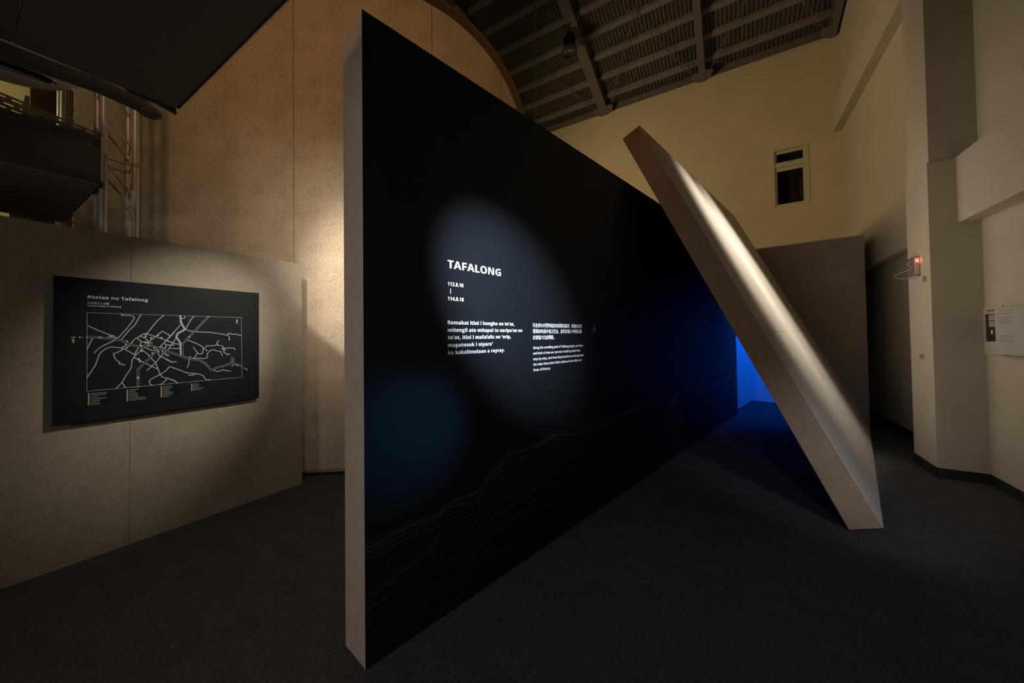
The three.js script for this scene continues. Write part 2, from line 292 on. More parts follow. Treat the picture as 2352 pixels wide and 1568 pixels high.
// ------------------------------------------------------------------ black title wall, 8 m long
const font = await new FontLoader().loadAsync('fonts/droid/droid_sans_bold.typeface.json');
const fontR = await new FontLoader().loadAsync('fonts/droid/droid_sans_regular.typeface.json');
{
  const t = thing('title_wall', 'tall black exhibition wall with spotlit white lettering, running away from its narrow pinkish-grey near end', 'exhibition wall', C0.clone(), -TURN);
  part('core', box(-0.1858, -0.012, 0, 3.024, -8.02, 0), M.rosy, t);
  part('face_board', box(-0.012, -0.0012, 0, 3.028, -8.02, 0.002), M.boardEdge, t);
  const W = 2048, H = 774, cv = document.createElement('canvas'); cv.width = W; cv.height = H;
  const x = cv.getContext('2d'), px = (p) => p / 8.02 * W, py = (h) => H - h / 3.03 * H;
  x.fillStyle = '#14181c'; x.fillRect(0, 0, W, H);
  // printed contour lines of a hill range, fading towards the floor
  const ridge = [[0, 0.56], [0.25, 0.58], [0.44, 0.58], [0.57, 0.63], [0.78, 0.62], [0.93, 0.70], [1.07, 0.76], [1.34, 0.74], [1.61, 0.80], [1.88, 0.76], [2.23, 0.77], [2.49, 0.75], [3.2, 0.80], [4.0, 0.70], [5.2, 0.84], [6.4, 0.72], [8.02, 0.8]];
  const ry = (p) => { let i = 0; while (i < ridge.length - 2 && ridge[i + 1][0] < p) i++; const [a, b] = [ridge[i], ridge[i + 1]], k = (p - a[0]) / (b[0] - a[0]), s = k * k * (3 - 2 * k); return a[1] + (b[1] - a[1]) * s; };
  for (let k = 0; k < 26; k++) {
    const drop = k * 0.021 + (k > 3 ? 0.02 : 0), f = rnd() * 6, keep = Math.max(0.2, 1 - k / 30);
    x.beginPath();
    for (let p = 0; p <= 8.02; p += 0.03) { const y = ry(p + 0.012 * k) * (1 - 0.012 * k) - drop + 0.010 * Math.sin(p * 5.1 + f) * (1 + k * 0.12) + 0.005 * Math.sin(p * 13 + f * 2); p ? x.lineTo(px(p), py(y)) : x.moveTo(px(p), py(y)); }
    x.strokeStyle = `rgba(${84 + 8 * (k % 3)},${94 + 6 * (k % 2)},${98 + 6 * (k % 3)},${(k < 3 ? 0.45 : 0.32) * keep})`; x.lineWidth = k === 1 ? 4.5 : 1.4 + (k % 4) * 0.6; x.stroke();
  }
  const map = new THREE.CanvasTexture(cv); map.colorSpace = THREE.SRGBColorSpace; map.wrapS = map.wrapT = THREE.RepeatWrapping; map.repeat.set(-1 / 8.02, 1 / 3.03);
  const black = new THREE.MeshPhysicalMaterial({ color: 0xffffff, roughness: 0.6, specularIntensity: 0.45, map, bumpMap: plasterBump, bumpScale: 0.0004 });
  part('printed_face', box(-0.0012, 0, 0, 3.028, -8.02, 0.002), black, t);

  const line = (txt, f, p, base, cap, width, mat) => {
    const g = new TextGeometry(txt, { font: f, size: 1, depth: 0.001, curveSegments: 5, bevelEnabled: false }); g.computeBoundingBox();
    const H1 = new TextGeometry('H', { font: f, size: 1, depth: 1 }); H1.computeBoundingBox();
    const b = g.boundingBox, sy = cap / H1.boundingBox.max.y;
    g.translate(-b.min.x, 0, 0).scale(width / (b.max.x - b.min.x), sy, 1).rotateY(Math.PI / 2).translate(0.0003, base, -p);
    return part('lettering', g, mat, t);
  };
  line('TAFALONG', font, 0.534, 1.8795, 0.0445, 0.470, M.gold);
  line('112.8.18', font, 0.534, 1.781, 0.0205, 0.124, M.gold);
  line('114.8.18', font, 0.533, 1.6995, 0.0205, 0.127, M.gold);
  part('lettering', box(0.0003, 0.0013, 1.736, 1.767, -0.5575, -0.5535), M.gold, t);
  [["Romakat itini i kongko no to'as,", 0.607], ["mitengil ato mitapal to naripa'an no", 0.696], ["to'as, itini i mafafalic no 'orip,", 0.568], ["mapatosok i niyaro'", 0.384], ['ko kakalimelaan a rayray.', 0.500]].forEach(([s, w], i) => line(s, font, 0.531, [1.566, 1.524, 1.483, 1.440, 1.398][i], 0.0212, w, M.letter));
  [['Along the unveiling path of Tafalong myths, we listen', 0.717], ['and look at how our ancestors build up their lives', 0.673], ['step-by-step, and how they transform and crystalize', 0.730], ['the value from their tribal cultures in the ebbs and', 0.690], ['flows of history.', 0.220]].forEach(([s, w], i) => line(s, fontR, 1.351, [1.405, 1.366, 1.326, 1.288, 1.250][i], 0.0175, w, M.letter));
  ['行走於太巴塱神話故事展開的路徑，聆聽與遙望', '祖輩如何逐步建立生活，並於波瀾之中蛻變出屬', '於部落文化的價值。'].forEach((s, r) => {
    const geos = [], top = [1.5855, 1.5435, 1.4990][r], size = 0.0275;
    const seg = (a, b) => { const dx = b[0] - a[0], dy = b[1] - a[1], l = Math.hypot(dx, dy) + 0.0016; const g = new THREE.BoxGeometry(l, 0.0027, 0.001).rotateZ(Math.atan2(dy, dx)).translate((a[0] + b[0]) / 2, (a[1] + b[1]) / 2, 0.0008); geos.push(g.rotateY(Math.PI / 2)); };
    [...s].forEach((ch, i) => {
      const ox = 1.352 + i * 0.0336;
      if (ch === '，') return seg([ox + 0.005, top - size * 0.85], [ox + 0.003, top - size * 1.05]);
      if (ch === '。') { for (let k = 0; k < 6; k++) { const c = (q) => [ox + 0.006 + 0.0035 * Math.cos(q), top - size * 0.9 + 0.0035 * Math.sin(q)]; seg(c(k * 1.047), c(k * 1.047 + 1.047)); } return; }
      for (const st of strokesOf(ch)) for (let k = 0; k + 1 < st.length; k++) seg([ox + st[k][0] * 0.029, top - st[k][1] * size], [ox + st[k + 1][0] * 0.029, top - st[k + 1][1] * size]);
    });
    part('lettering', geos, M.letter, t);
  });
  const arrow = [];
  const seg = (a, b) => { const l = Math.hypot(b[0] - a[0], b[1] - a[1]) + 0.003; arrow.push(new THREE.BoxGeometry(l, 0.0045, 0.001).rotateZ(Math.atan2(b[1] - a[1], b[0] - a[0])).translate((a[0] + b[0]) / 2, (a[1] + b[1]) / 2, 0.0008).rotateY(Math.PI / 2)); };
  seg([2.216, 1.551], [2.300, 1.551]); seg([2.262, 1.585], [2.302, 1.551]); seg([2.302, 1.551], [2.262, 1.518]);
  part('arrow', arrow, M.letter, t);
}

// the map: millimetres from the board's upper left corner
const ROADS = [
  [350,235,350,246,396,245,423,257,420,273,380,340,337,400,318,412],
  [462,238,425,316,396,350,349,420],
  [604,238,561,284,500,377],
  [166,321,209,349,285,387],
  [285,387,310,395,314,405,308,412,279,404,285,387],
  [193,408,165,484],
  [314,424,272,448,235,472,215,493,203,511],
  [167,675,185,641,210,591,228,524,243,501,265,482,291,472,345,480,361,485,434,539],
  [361,488,334,509,305,520,311,548,320,566,340,582,338,594,370,605],
  [349,480,377,461,375,445],
  [377,481,397,464],
  [403,454,421,423,458,395,479,380,498,379,553,401,625,431,686,458],
  [442,413,465,437,505,448],
  [458,398,488,409,503,427,505,448],
  [465,439,456,473],
  [448,483,426,528],
  [505,448,533,447],
  [505,445,553,401,597,359,653,396],
  [321,768,354,730,374,686,406,629,412,568,430,538,471,494],
  [354,730,374,767],
  [426,556,480,592,572,651],
  [476,504,510,537,523,558,554,597,572,651,583,692,603,715,635,726,673,746],
  [502,654,554,602,585,556,621,517],
  [571,516,576,545,585,553,612,565,625,580,665,604,677,599],
  [583,692,617,670,637,648,644,635,677,648],
  [583,692,524,723,515,743,524,763,537,769],
  [633,728,594,765,581,769],
  [488,479,531,506,562,499],
  [580,481,625,431,676,369],
  [611,450,623,469,618,493,589,479],
  [623,466,653,467],
  [600,506,596,525],
  [752,238,747,255,728,257],
  [815,235,787,273,757,341],
  [723,305,650,396,618,439],
  [760,344,790,358,882,366,940,367,1023,380,1080,392,1092,405,1092,429],
  [1077,389,1086,374,1115,383,1157,383,1175,393,1193,393],
  [618,431,669,451,719,466],
  [690,413,669,446,632,510],
  [648,491,683,496,719,496],
  [632,467,676,468],
  [772,431,836,460,882,487,885,513,877,544,862,547,841,540,826,562,816,579],
  [813,488,825,511,846,540],
  [885,513,914,479,946,481,995,475,1035,485,1049,503,1133,505,1142,522],
  [1006,437,990,457,998,475],
  [1049,503,1029,507,1060,519,1043,524,1052,546,1069,552,1075,565,1083,553,1098,560],
  [810,578,862,581,893,587,914,578,919,561,914,549,933,523,960,514,990,525,1023,533,1029,557,1037,569],
  [783,577,785,566,795,566],
  [780,582,781,616,770,650],
  [963,686,990,700,1018,699,1041,689,1069,700,1104,707],
  [619,668,646,635,688,654,771,696,831,705,857,712,888,729,899,753,915,763,941,768],
  [778,714,806,716,831,707],
  [619,719,651,733,679,746,701,770],
  [618,571,665,603,674,599,693,602],
  [1115,664,1130,647]];
const MAIN_ROADS = [
  [164,402,227,405,287,412,349,427,405,459,454,475,469,488,499,456,580,492,681,538],
  [578,492,447,642,448,770],
  [618,509,736,561,795,583,856,598,898,623,944,681,963,683,990,667,1040,659,1092,644,1112,630,1112,600,1118,591,1127,601,1130,637,1145,651,1196,666],
  [924,235,731,463,731,502,736,558]];
const RIVER = [
  [718,236,723,291,752,344,702,375,690,402,719,452,724,552]];
const DOTS = [
  [296,397],
  [381,434],
  [378,481],
  [492,383],
  [492,398],
  [525,410],
  [569,392],
  [592,409],
  [490,441],
  [467,469],
  [510,468],
  [547,485],
  [469,507],
  [572,513],
  [535,526],
  [622,539],
  [636,548],
  [452,565],
  [458,585],
  [1093,430],
  [909,517],
  [1245,703],
  [96,419],
  [96,433]];

// ------------------------------------------------------------------ leaning slab, partition, blue end wall
{
  const t = thing('leaning_slab', 'huge brown slab leaning over the black wall, a bright streak of light down its broad face', 'slab', C0.clone(), -TURN);
  const L0 = 3.313, L1 = 7.93, BR = new THREE.Vector2(1.622, 0.088), u = new THREE.Vector2(-0.4033, 0.9151), n = new THREE.Vector2(-0.9151, -0.4033);
  const at = (a, b) => [BR.x + u.x * a + n.x * b, BR.y + u.y * a + n.y * b];       // a up the slope, b into the thickness
  const F = (q, h, z) => V(q, h, -z);
  const TH = 0.1895, LEN = 3.94;
  part('core', prism([at(0.004, 0.012), at(LEN - 0.004, 0.012), at(LEN - 0.004, TH - 0.008), at(0.004, TH - 0.008)], L0 + 0.012, L1, F), M.slabCore, t);
  for (const [a, b] of [[0, 1.5635], [1.5655, LEN]]) part('face_board', prism([at(a, 0), at(b, 0), at(b, 0.0125), at(a, 0.0125)], L0 + 0.003, L1, F), M.slabFace, t);
  part('end_board', prism([at(0, 0.004), at(LEN, 0.004), at(LEN, TH - 0.004), at(0, TH - 0.004)], L0, L0 + 0.0125, F), M.slabEdge, t);
  part('inner_board', prism([at(0, TH - 0.009), at(LEN, TH - 0.009), at(LEN, TH), at(0, TH)], L0 + 0.003, L1, F), M.slabEdge, t);
  part('top_edge', prism([at(LEN - 0.006, 0.0), at(LEN + 0.002, 0.0), at(LEN + 0.002, TH), at(LEN - 0.006, TH)], L0 + 0.002, L1, F), M.slabEdge, t);

  const p = thing('cross_partition', 'plain dark brown partition wall closing the gap right of the leaning slab', 'partition', C0.clone(), -TURN);
  const edge = (h) => 1.622 - 0.4407 * (h - 0.088) - 0.16;
  part('board', prism([[edge(0), 0], [1.633, 0], [1.633, 3.025], [edge(3.025), 3.025]], 8.01, 8.13, F), M.partition, p);

  const b = thing('end_wall', 'wall at the far end of the passage, glowing blue under a hidden blue lamp', 'partition', C0.clone(), -TURN);
  part('board', box(-1.2, 2.0, 0, 3.03, -10.2, -10.0), M.white, b);
  part('skirting', box(-1.2, 2.0, 0, 0.06, -10.0, -9.99), M.white, b);
  part('added_side_board', box(-0.19, -0.09, 0, 3.03, -10.0, -8.03), M.white, b);  // added out of view, keeps the warm back light out of the passage
  part('added_top_board', box(-0.19, 1.60, 3.03, 3.06, -10.2, -8.14), M.white, b);  // added lid out of view, holds the blue light in
  part('added_side_board', box(1.50, 1.60, 0, 3.03, -10.0, -8.13), M.white, b);  // added out of view, closes the passage to light on the right
}

// ------------------------------------------------------------------ map wall and map
{
  const t = thing('map_wall', 'low greige fleck-board wall on the left that carries the map', 'exhibition wall');
  for (const [a, b] of [[-2.2535, -0.8375], [-0.8355, 0.58], [0.582, 2.0], [2.002, 3.4]]) part('wall_board', rbox(-3.53, -3.516, 0, 2.263, a, b, 0.0008, 1), M.greige, t);
  part('core', box(-3.63, -3.529, 0, 2.26, -2.2505, 3.4), M.greige, t);
  part('rear_board', box(-3.645, -3.63, 0, 2.263, -2.2535, 3.4), M.greige, t);

  const W = 2048, H = Math.round(W * 0.977 / 1.357), k = W / 1357, cv = document.createElement('canvas'); cv.width = W; cv.height = H;
  const x = cv.getContext('2d'); x.scale(k, k); x.fillStyle = '#15181d'; x.fillRect(0, 0, 1357, 977); x.lineJoin = x.lineCap = 'round';
  const road = '#93a9c0', ink = '#ffffff';
  const path = (pts, w, color, dx = 0, dy = 0) => { x.beginPath(); for (let i = 0; i < pts.length; i += 2) x[i ? 'lineTo' : 'moveTo'](pts[i] + dx, pts[i + 1] + dy); x.lineWidth = w; x.strokeStyle = color; x.stroke(); };
  for (const r of ROADS) path(r, 6.4, road);
  for (const r of RIVER) { path(r, 14, road); path(r, 2, '#aab4c6'); }
  for (const r of MAIN_ROADS) path(r, 13, '#a9bccb');
  for (const r of MAIN_ROADS) path(r, 8.6, '#0c0d0f');
  path([164, 235, 1196, 234, 1201, 768, 166, 769, 164, 235], 2.2, '#a8bccb');
  for (const y of [698, 703.5, 709]) path([441, y, 453, y], 3, '#d8e6ff');
  for (const [px, py] of [[222, 404], [236, 404]]) path([px, py, px + 5, py + 1], 5, '#c8daf0');
  path([778, 408, 786, 402], 5, '#d0e0f4'); path([1150, 655, 1164, 656], 4, '#b8d0f0');
  for (const [px, py] of DOTS) { x.beginPath(); x.arc(px, py, 6, 0, 7); x.fillStyle = '#e3cf96'; x.fill(); x.beginPath(); x.arc(px, py, 2.4, 0, 7); x.fillStyle = '#6b5f3c'; x.fill(); }
  const type = (s, px, py, cap, width, color, bold) => { x.font = `${bold ? 'bold ' : ''}${cap / 0.714}px sans-serif`; const m = x.measureText(s).width; x.save(); x.translate(px, py); x.scale(width / m, 1); x.fillStyle = color; x.fillText(s, 0, 0); x.restore(); };
  type('Atelas no Tafalong', 162, 137, 21, 344, '#c9d4de', true);
  type('Cultural Map of Tafalong', 164, 191, 9.5, 183, '#ccd3d8', true);
  const han = (s, px, py, size, pitch, color, w) => [...s].forEach((ch, i) => { for (const st of strokesOf(ch)) path(st.flatMap(([a, b]) => [px + i * pitch + a * size, py + b * size]), w, color); });
  han('太巴塱文化地圖', 164, 160, 14.5, 16.6, '#b9bfc4', 1.7);
  type('N', 1151, 268, 14, 13, ink, true); x.beginPath(); x.arc(1156, 280, 7, 0, 7); x.lineWidth = 1.6; x.strokeStyle = '#cfe0f0'; x.stroke(); path([1156, 274, 1156, 286], 1.4, '#cfe0f0'); path([1149, 281, 1163, 281], 1.4, '#cfe0f0');
  path([147, 403, 123, 403, 129, 397], 1.8, ink); path([123, 403, 129, 409], 1.8, ink); path([85, 401, 108, 401], 5, '#9a9a98'); path([87, 405, 107, 405], 2, '#9a9a98');
  path([1213, 680, 1234, 697], 2, '#b8d0f0'); path([1234, 688, 1234, 697, 1224, 697], 2, '#b8d0f0');
  const legend = (px, y0, pitch, rows, bx, by, ex, ey) => {
    x.fillStyle = '#0d0e10'; x.fillRect(bx, by, ex - bx, ey - by);
    rows.forEach((w, i) => { const y = y0 + i * pitch; x.beginPath(); x.arc(px, y, 5, 0, 7); x.fillStyle = '#cdb981'; x.fill(); x.beginPath(); x.arc(px, y, 1.9, 0, 7); x.fillStyle = '#5d5232'; x.fill();
      for (let q = px + 11; q < px + 11 + w;) { const l = 2 + rnd() * 4; path([q, y - 1.6 + rnd() * 1.2, q + l, y - 1.6 + rnd() * 1.2], 2, '#a9adb3'); path([q, y + 2, q + l * 0.8, y + 2], 1.8, '#8d9197'); q += l + 1.6; } });
  };
  legend(176, 789, 12.4, [84, 82, 40, 85, 48, 43, 52], 186, 782, 292, 872);
  legend(385, 789, 12.4, [52, 36, 48, 52, 53, 100, 104], 394, 781, 502, 868);
  legend(593, 788, 12.4, [56, 58, 38, 48, 64, 64, 42], 602, 780, 714, 868);
  legend(801, 789, 12.2, [38, 46, 36, 76, 55], 812, 780, 919, 846);
  const map = new THREE.CanvasTexture(cv); map.colorSpace = THREE.SRGBColorSpace; map.wrapS = map.wrapT = THREE.RepeatWrapping;
  map.repeat.set(-1 / 1.357, 1 / 0.977); map.offset.set(-0.426 / 1.357, -0.942 / 0.977);
  const b = thing('map_panel', 'black board printed with a blue-grey road map titled Atelas no Tafalong, on the greige wall', 'map');
  part('backing_board', rbox(-3.488, -3.4772, 0.942, 1.919, -1.783, -0.426, 0.001, 1), M.blackSatin, b);
  part('printed_map', box(-3.4772, -3.476, 0.943, 1.918, -1.782, -0.427), new THREE.MeshPhysicalMaterial({ color: 0xffffff, roughness: 0.6, specularIntensity: 0.3, map }), b);
  for (const z of [-1.6, -0.6]) for (const y of [1.1, 1.76]) part('spacer', box(-3.5158, -3.488, y - 0.03, y + 0.03, z - 0.03, z + 0.03), M.blackSatin, b);
}

// ------------------------------------------------------------------ fabric facade with an arched rim
{
  const t = thing('fabric_facade', 'tall tan linen-covered facade with an arched top behind the black wall', 'fabric wall', V(-3.68, 0, -2.39), Math.PI / 4);
  const S0 = 0.612, R = 1.915, YC = 3.603, SR = S0 + R, top = (s) => s <= S0 ? YC + R : YC + Math.sqrt(Math.max(0, R * R - (s - S0) ** 2));
  const cuts = [-2.27, -1.64, -0.11, 1.43, 2.25, SR];
  for (let i = 0; i + 1 < cuts.length; i++) {
    const a = cuts[i] + 0.003, b = cuts[i + 1] - 0.003, N = 28, pts = [];
    for (let k = 0; k <= 10; k++) { const s = a + (b - a) * k / 10; pts.push([s, 0.058 + 0.006 * Math.sin(s * 7)]); }
    for (let k = 0; k <= N; k++) { const s = b + (a - b) * k / N; pts.push([s, top(s) - 0.001]); }
    part('linen_panel', prism(pts, -0.012, 0, (u, v, z) => V(u, v, z)), M.fabric, t);
  }
  part('backing', prism([[-2.27, 0.05], [SR - 0.002, 0.05], ...Array.from({ length: 29 }, (_, k) => { const s = SR - 0.002 - k / 28 * (SR - S0); return [s, top(s) - 0.003]; }), [-2.27, YC + R - 0.003]], -0.05, -0.014, (u, v, z) => V(u, v, z)), M.rim, t);
  const outer = [], inner = [];
  outer.push([-2.27, YC + R + 0.012]); inner.push([-2.27, YC + R]);
  for (let k = 0; k <= 40; k++) { const a = Math.PI / 2 * (1 - k / 40); outer.push([S0 + (R + 0.012) * Math.cos(a), YC + (R + 0.012) * Math.sin(a)]); inner.push([S0 + R * Math.cos(a), YC + R * Math.sin(a)]); }
  outer.push([SR + 0.012, 0]); inner.push([SR, 0]);
  part('arched_rim', prism([...inner, ...outer.reverse()], -0.3, 0.125, (u, v, z) => V(u, v, z)), M.rim, t);
  part('hem_rail', box(-2.27, SR, 0.036, 0.058, -0.012, 0.006), M.galvanised, t);
  part('plinth', box(-2.27, SR, 0, 0.036, -0.05, -0.004), M.blackSatin, t);
}

// ------------------------------------------------------------------ truss towers, equipment box, canopy and the things above the map wall
function truss(name, label, x0, z0, w, turn, H) {
  const t = thing(name, label, 'truss', V(x0, 0, z0), turn);
  const c = [[0, 0], [0, -w], [-w, -w], [-w, 0]];
  for (const [x, z] of c) part('chord', rod(V(x, 0.03, z), V(x, H, z), 0.025, 16), M.aluminium, t);
  for (const [a, b] of [[c[0], c[1]], [c[3], c[2]], [c[0], c[3]], [c[1], c[2]]])
    for (const [ya, yb] of [[0.35, 0.58], [0.92, 0.69], [1.28, 1.05], [1.68, 1.91], [2.04, 2.27], [2.39, 2.63], [2.90, 2.67], [3.28, 3.05], [3.66, 3.43], [4.02, 3.79]]) part('brace', rod(V(a[0], ya, a[1]), V(b[0], yb, b[1]), 0.010, 8), M.aluminium, t);
  for (const y of [1.5, 2.93]) {
    for (let f = 0; f < 4; f++) part('coupling_bar', rod(V(c[f][0], y, c[f][1]), V(c[(f + 1) % 4][0], y, c[(f + 1) % 4][1]), 0.010, 8), M.aluminium, t);
    for (const [x, z] of c) part('coupling_sleeve', new THREE.CylinderGeometry(0.0285, 0.0285, 0.03, 16).translate(x, y, z), M.galvanised, t);
  }
  part('foot_plate', rbox(-w - 0.06, 0.06, 0, 0.03, -w - 0.06, 0.06, 0.005), M.galvanised, t);
  return t;
}
truss('truss_tower', 'silver four-tube truss tower rising behind the map wall in front of the linen', -3.87, -0.745, 0.20, 0, 4.6);
truss('truss_tower', 'dim truss tower farther back, seen through the gap above the black equipment box', -5.44, -0.725, 0.20, 0, 4.6);
{
  const t = thing('equipment_box', 'long black cloth-covered box with a silver corner strip, just above the map wall', 'box');
  part('casing', rbox(-5.26, -3.752, 2.675, 3.018, -0.716, 2.4, 0.004), M.blackCloth, t);
  part('front_panel', rbox(-3.754, -3.748, 2.677, 3.02, -0.712, 2.4, 0.001, 1), M.blackCloth, t);
  part('corner_strip', [box(-3.749, -3.743, 2.69, 3.03, -0.719, -0.707), box(-3.775, -3.743, 2.69, 3.03, -0.722, -0.717)], M.aluminium, t);
  part('bottom_panel', box(-5.24, -3.76, 2.668, 2.676, -0.70, 2.4), std([0.30, 0.27, 0.24], 0.8, { map: dustMap }), t);  // underside in a paler warm grey than the casing
  part('handle_plate', rbox(-3.748, -3.744, 2.955, 3.005, -0.695, -0.655, 0.001, 1), M.blackSatin, t);
  for (const z of [0.2, 1.8]) part('leg', box(-4.6, -4.5, 0, 2.67, z - 0.05, z + 0.05), M.blackSatin, t);

  const r = thing('slotted_rail', 'grey perforated metal rail slanting along the top of the black equipment box', 'rail');
  const rail = new THREE.Shape([[-0.71, 3.035], [-0.71, 3.098], [1.2, 3.36], [1.2, 3.035]].map(([a, b]) => new THREE.Vector2(a, b)));
  for (let z = -0.66; z < 1.1; z += 0.075) for (let row = 0; row < 3; row++) {
    const h = 3.098 + (z + 0.71) * 0.137, y = h - 0.022 - row * 0.036, w = 0.024; if (y < 3.055) continue;
    const o = (row % 2) * 0.037; rail.holes.push(new THREE.Path([[z + o - w, y - 0.007], [z + o - w, y + 0.004], [z + o + w, y + 0.010], [z + o + w, y - 0.001]].map(([a, b]) => new THREE.Vector2(a, b))));
  }
  const g = new THREE.ExtrudeGeometry(rail, { depth: 0.003, bevelEnabled: false });
  part('slotted_web', g.rotateY(-Math.PI / 2).translate(-3.85, 0, 0), M.galvanised, r);
  part('flange', box(-3.90, -3.85, 3.019, 3.036, -0.71, 1.2), M.galvanised, r);
  for (const z of [-0.5, 0.4]) part('bolt', new THREE.CylinderGeometry(0.008, 0.008, 0.01, 6).rotateZ(Math.PI / 2).translate(-3.843, 3.06 + (z + 0.71) * 0.06, z), M.chrome, r);

  const c = thing('canopy', 'large flat black cloth canopy overhead in the upper left corner', 'canopy');
  part('cloth_panel', rbox(-3.1, 1.2, 3.132, 3.17, -0.985, -0.213, 0.006), M.canopy, c);
  part('cloth_panel', rbox(-3.1, 1.2, 3.132, 3.17, -0.209, 3.8, 0.006), M.blackCloth, c);
  part('edge_pole', rod(V(-3.08, 3.147, -0.995), V(1.2, 3.147, -0.995), 0.014), M.blackSatin, c);
  part('cloth_fold', prism([[-0.985, 3.134], [-0.70, 3.134], [-0.74, 3.118], [-0.80, 3.112], [-0.86, 3.120], [-0.92, 3.108], [-0.965, 3.100], [-0.99, 3.094]], -3.106, -3.088, (z, y, x) => V(x, y, z)), M.blackCloth, c);
  for (const [px, pz] of [[-2.9, 3.6], [1.1, 3.6]]) part('post', box(px - 0.03, px + 0.03, 0, 3.133, pz - 0.03, pz + 0.03), M.blackSatin, c);

  const p = thing('cloth_roll', 'black cloth-wrapped pole along the left edge of the canopy', 'pole');
  const pts = []; for (let i = 0; i <= 14; i++) { const z = -0.86 + i * 0.24; pts.push(V(-3.245 + 0.006 * Math.sin(i * 2.1), 3.150 - (i ? 0 : 0.018) + 0.005 * Math.sin(i * 1.3), z)); }
  part('wrapped_cloth', tube(pts, 0.047, 60, 14), M.blackCloth, p);
  part('knot', new THREE.SphereGeometry(0.052, 18, 12).scale(0.95, 0.8, 1.5).translate(-3.243, 3.112, -0.87), M.blackCloth, p);
  for (const z of [0.4, 2.0]) part('bracket', box(-3.25, -3.102, 3.14, 3.16, z, z + 0.04), M.blackSatin, p);

  const d = thing('round_fixture', 'white round hanging fixture with a dark chrome-rimmed slot, half hidden by the black roll', 'ceiling fixture', V(-3.70, 3.36, -0.15));
  part('shell', new THREE.LatheGeometry([[0, 0], [0.36, 0.002], [0.45, 0.018], [0.475, 0.045], [0.46, 0.075], [0.36, 0.10], [0, 0.11]].map(([a, b]) => new THREE.Vector2(a, b)), 64), M.white, d);
  const oval = (z0, z1, x, r) => [V(x - r, -0.004, z0), V(x, -0.004, z0 - r), V(x + r, -0.004, z0), V(x + r, -0.004, z1), V(x, -0.004, z1 + r), V(x - r, -0.004, z1)];
  part('slot', [box(-0.165, -0.095, -0.003, 0.004, -0.29, 0.3), new THREE.CylinderGeometry(0.035, 0.035, 0.007, 24).translate(-0.13, 0.0005, -0.29)], M.blackSatin, d);
  part('slot_rim', tube(oval(-0.29, 0.3, -0.13, 0.037), 0.005, 90, 6, true), M.chrome, d);
  part('suspension_rod', rod(V(0, 0.1, 0), V(0, 7.1, 0), 0.012), M.blackSatin, d);

  const w = thing('brown_board', 'tall dark red-brown board standing behind the truss, left of the linen', 'board');
  part('leaf', rbox(-6.50, -6.44, 0, 4.6, -0.90, -0.58, 0.004), std([0.06, 0.026, 0.014], 0.6, { map: dustMap }), w);
  part('edging', [box(-6.51, -6.43, 0, 4.6, -0.95, -0.90)], std([0.16, 0.09, 0.04], 0.6), w);
  const k = thing('black_drape', 'narrow ragged black drape beside the brown board, against the yellow wall', 'drape');
  part('cloth', prism([[-0.60, 0], [-0.45, 0], [-0.44, 3.0], [-0.47, 3.7], [-0.55, 4.4], [-0.60, 4.4]], -6.62, -6.56, (z, y, x) => V(x, y, z)), M.blackCloth, k);
}

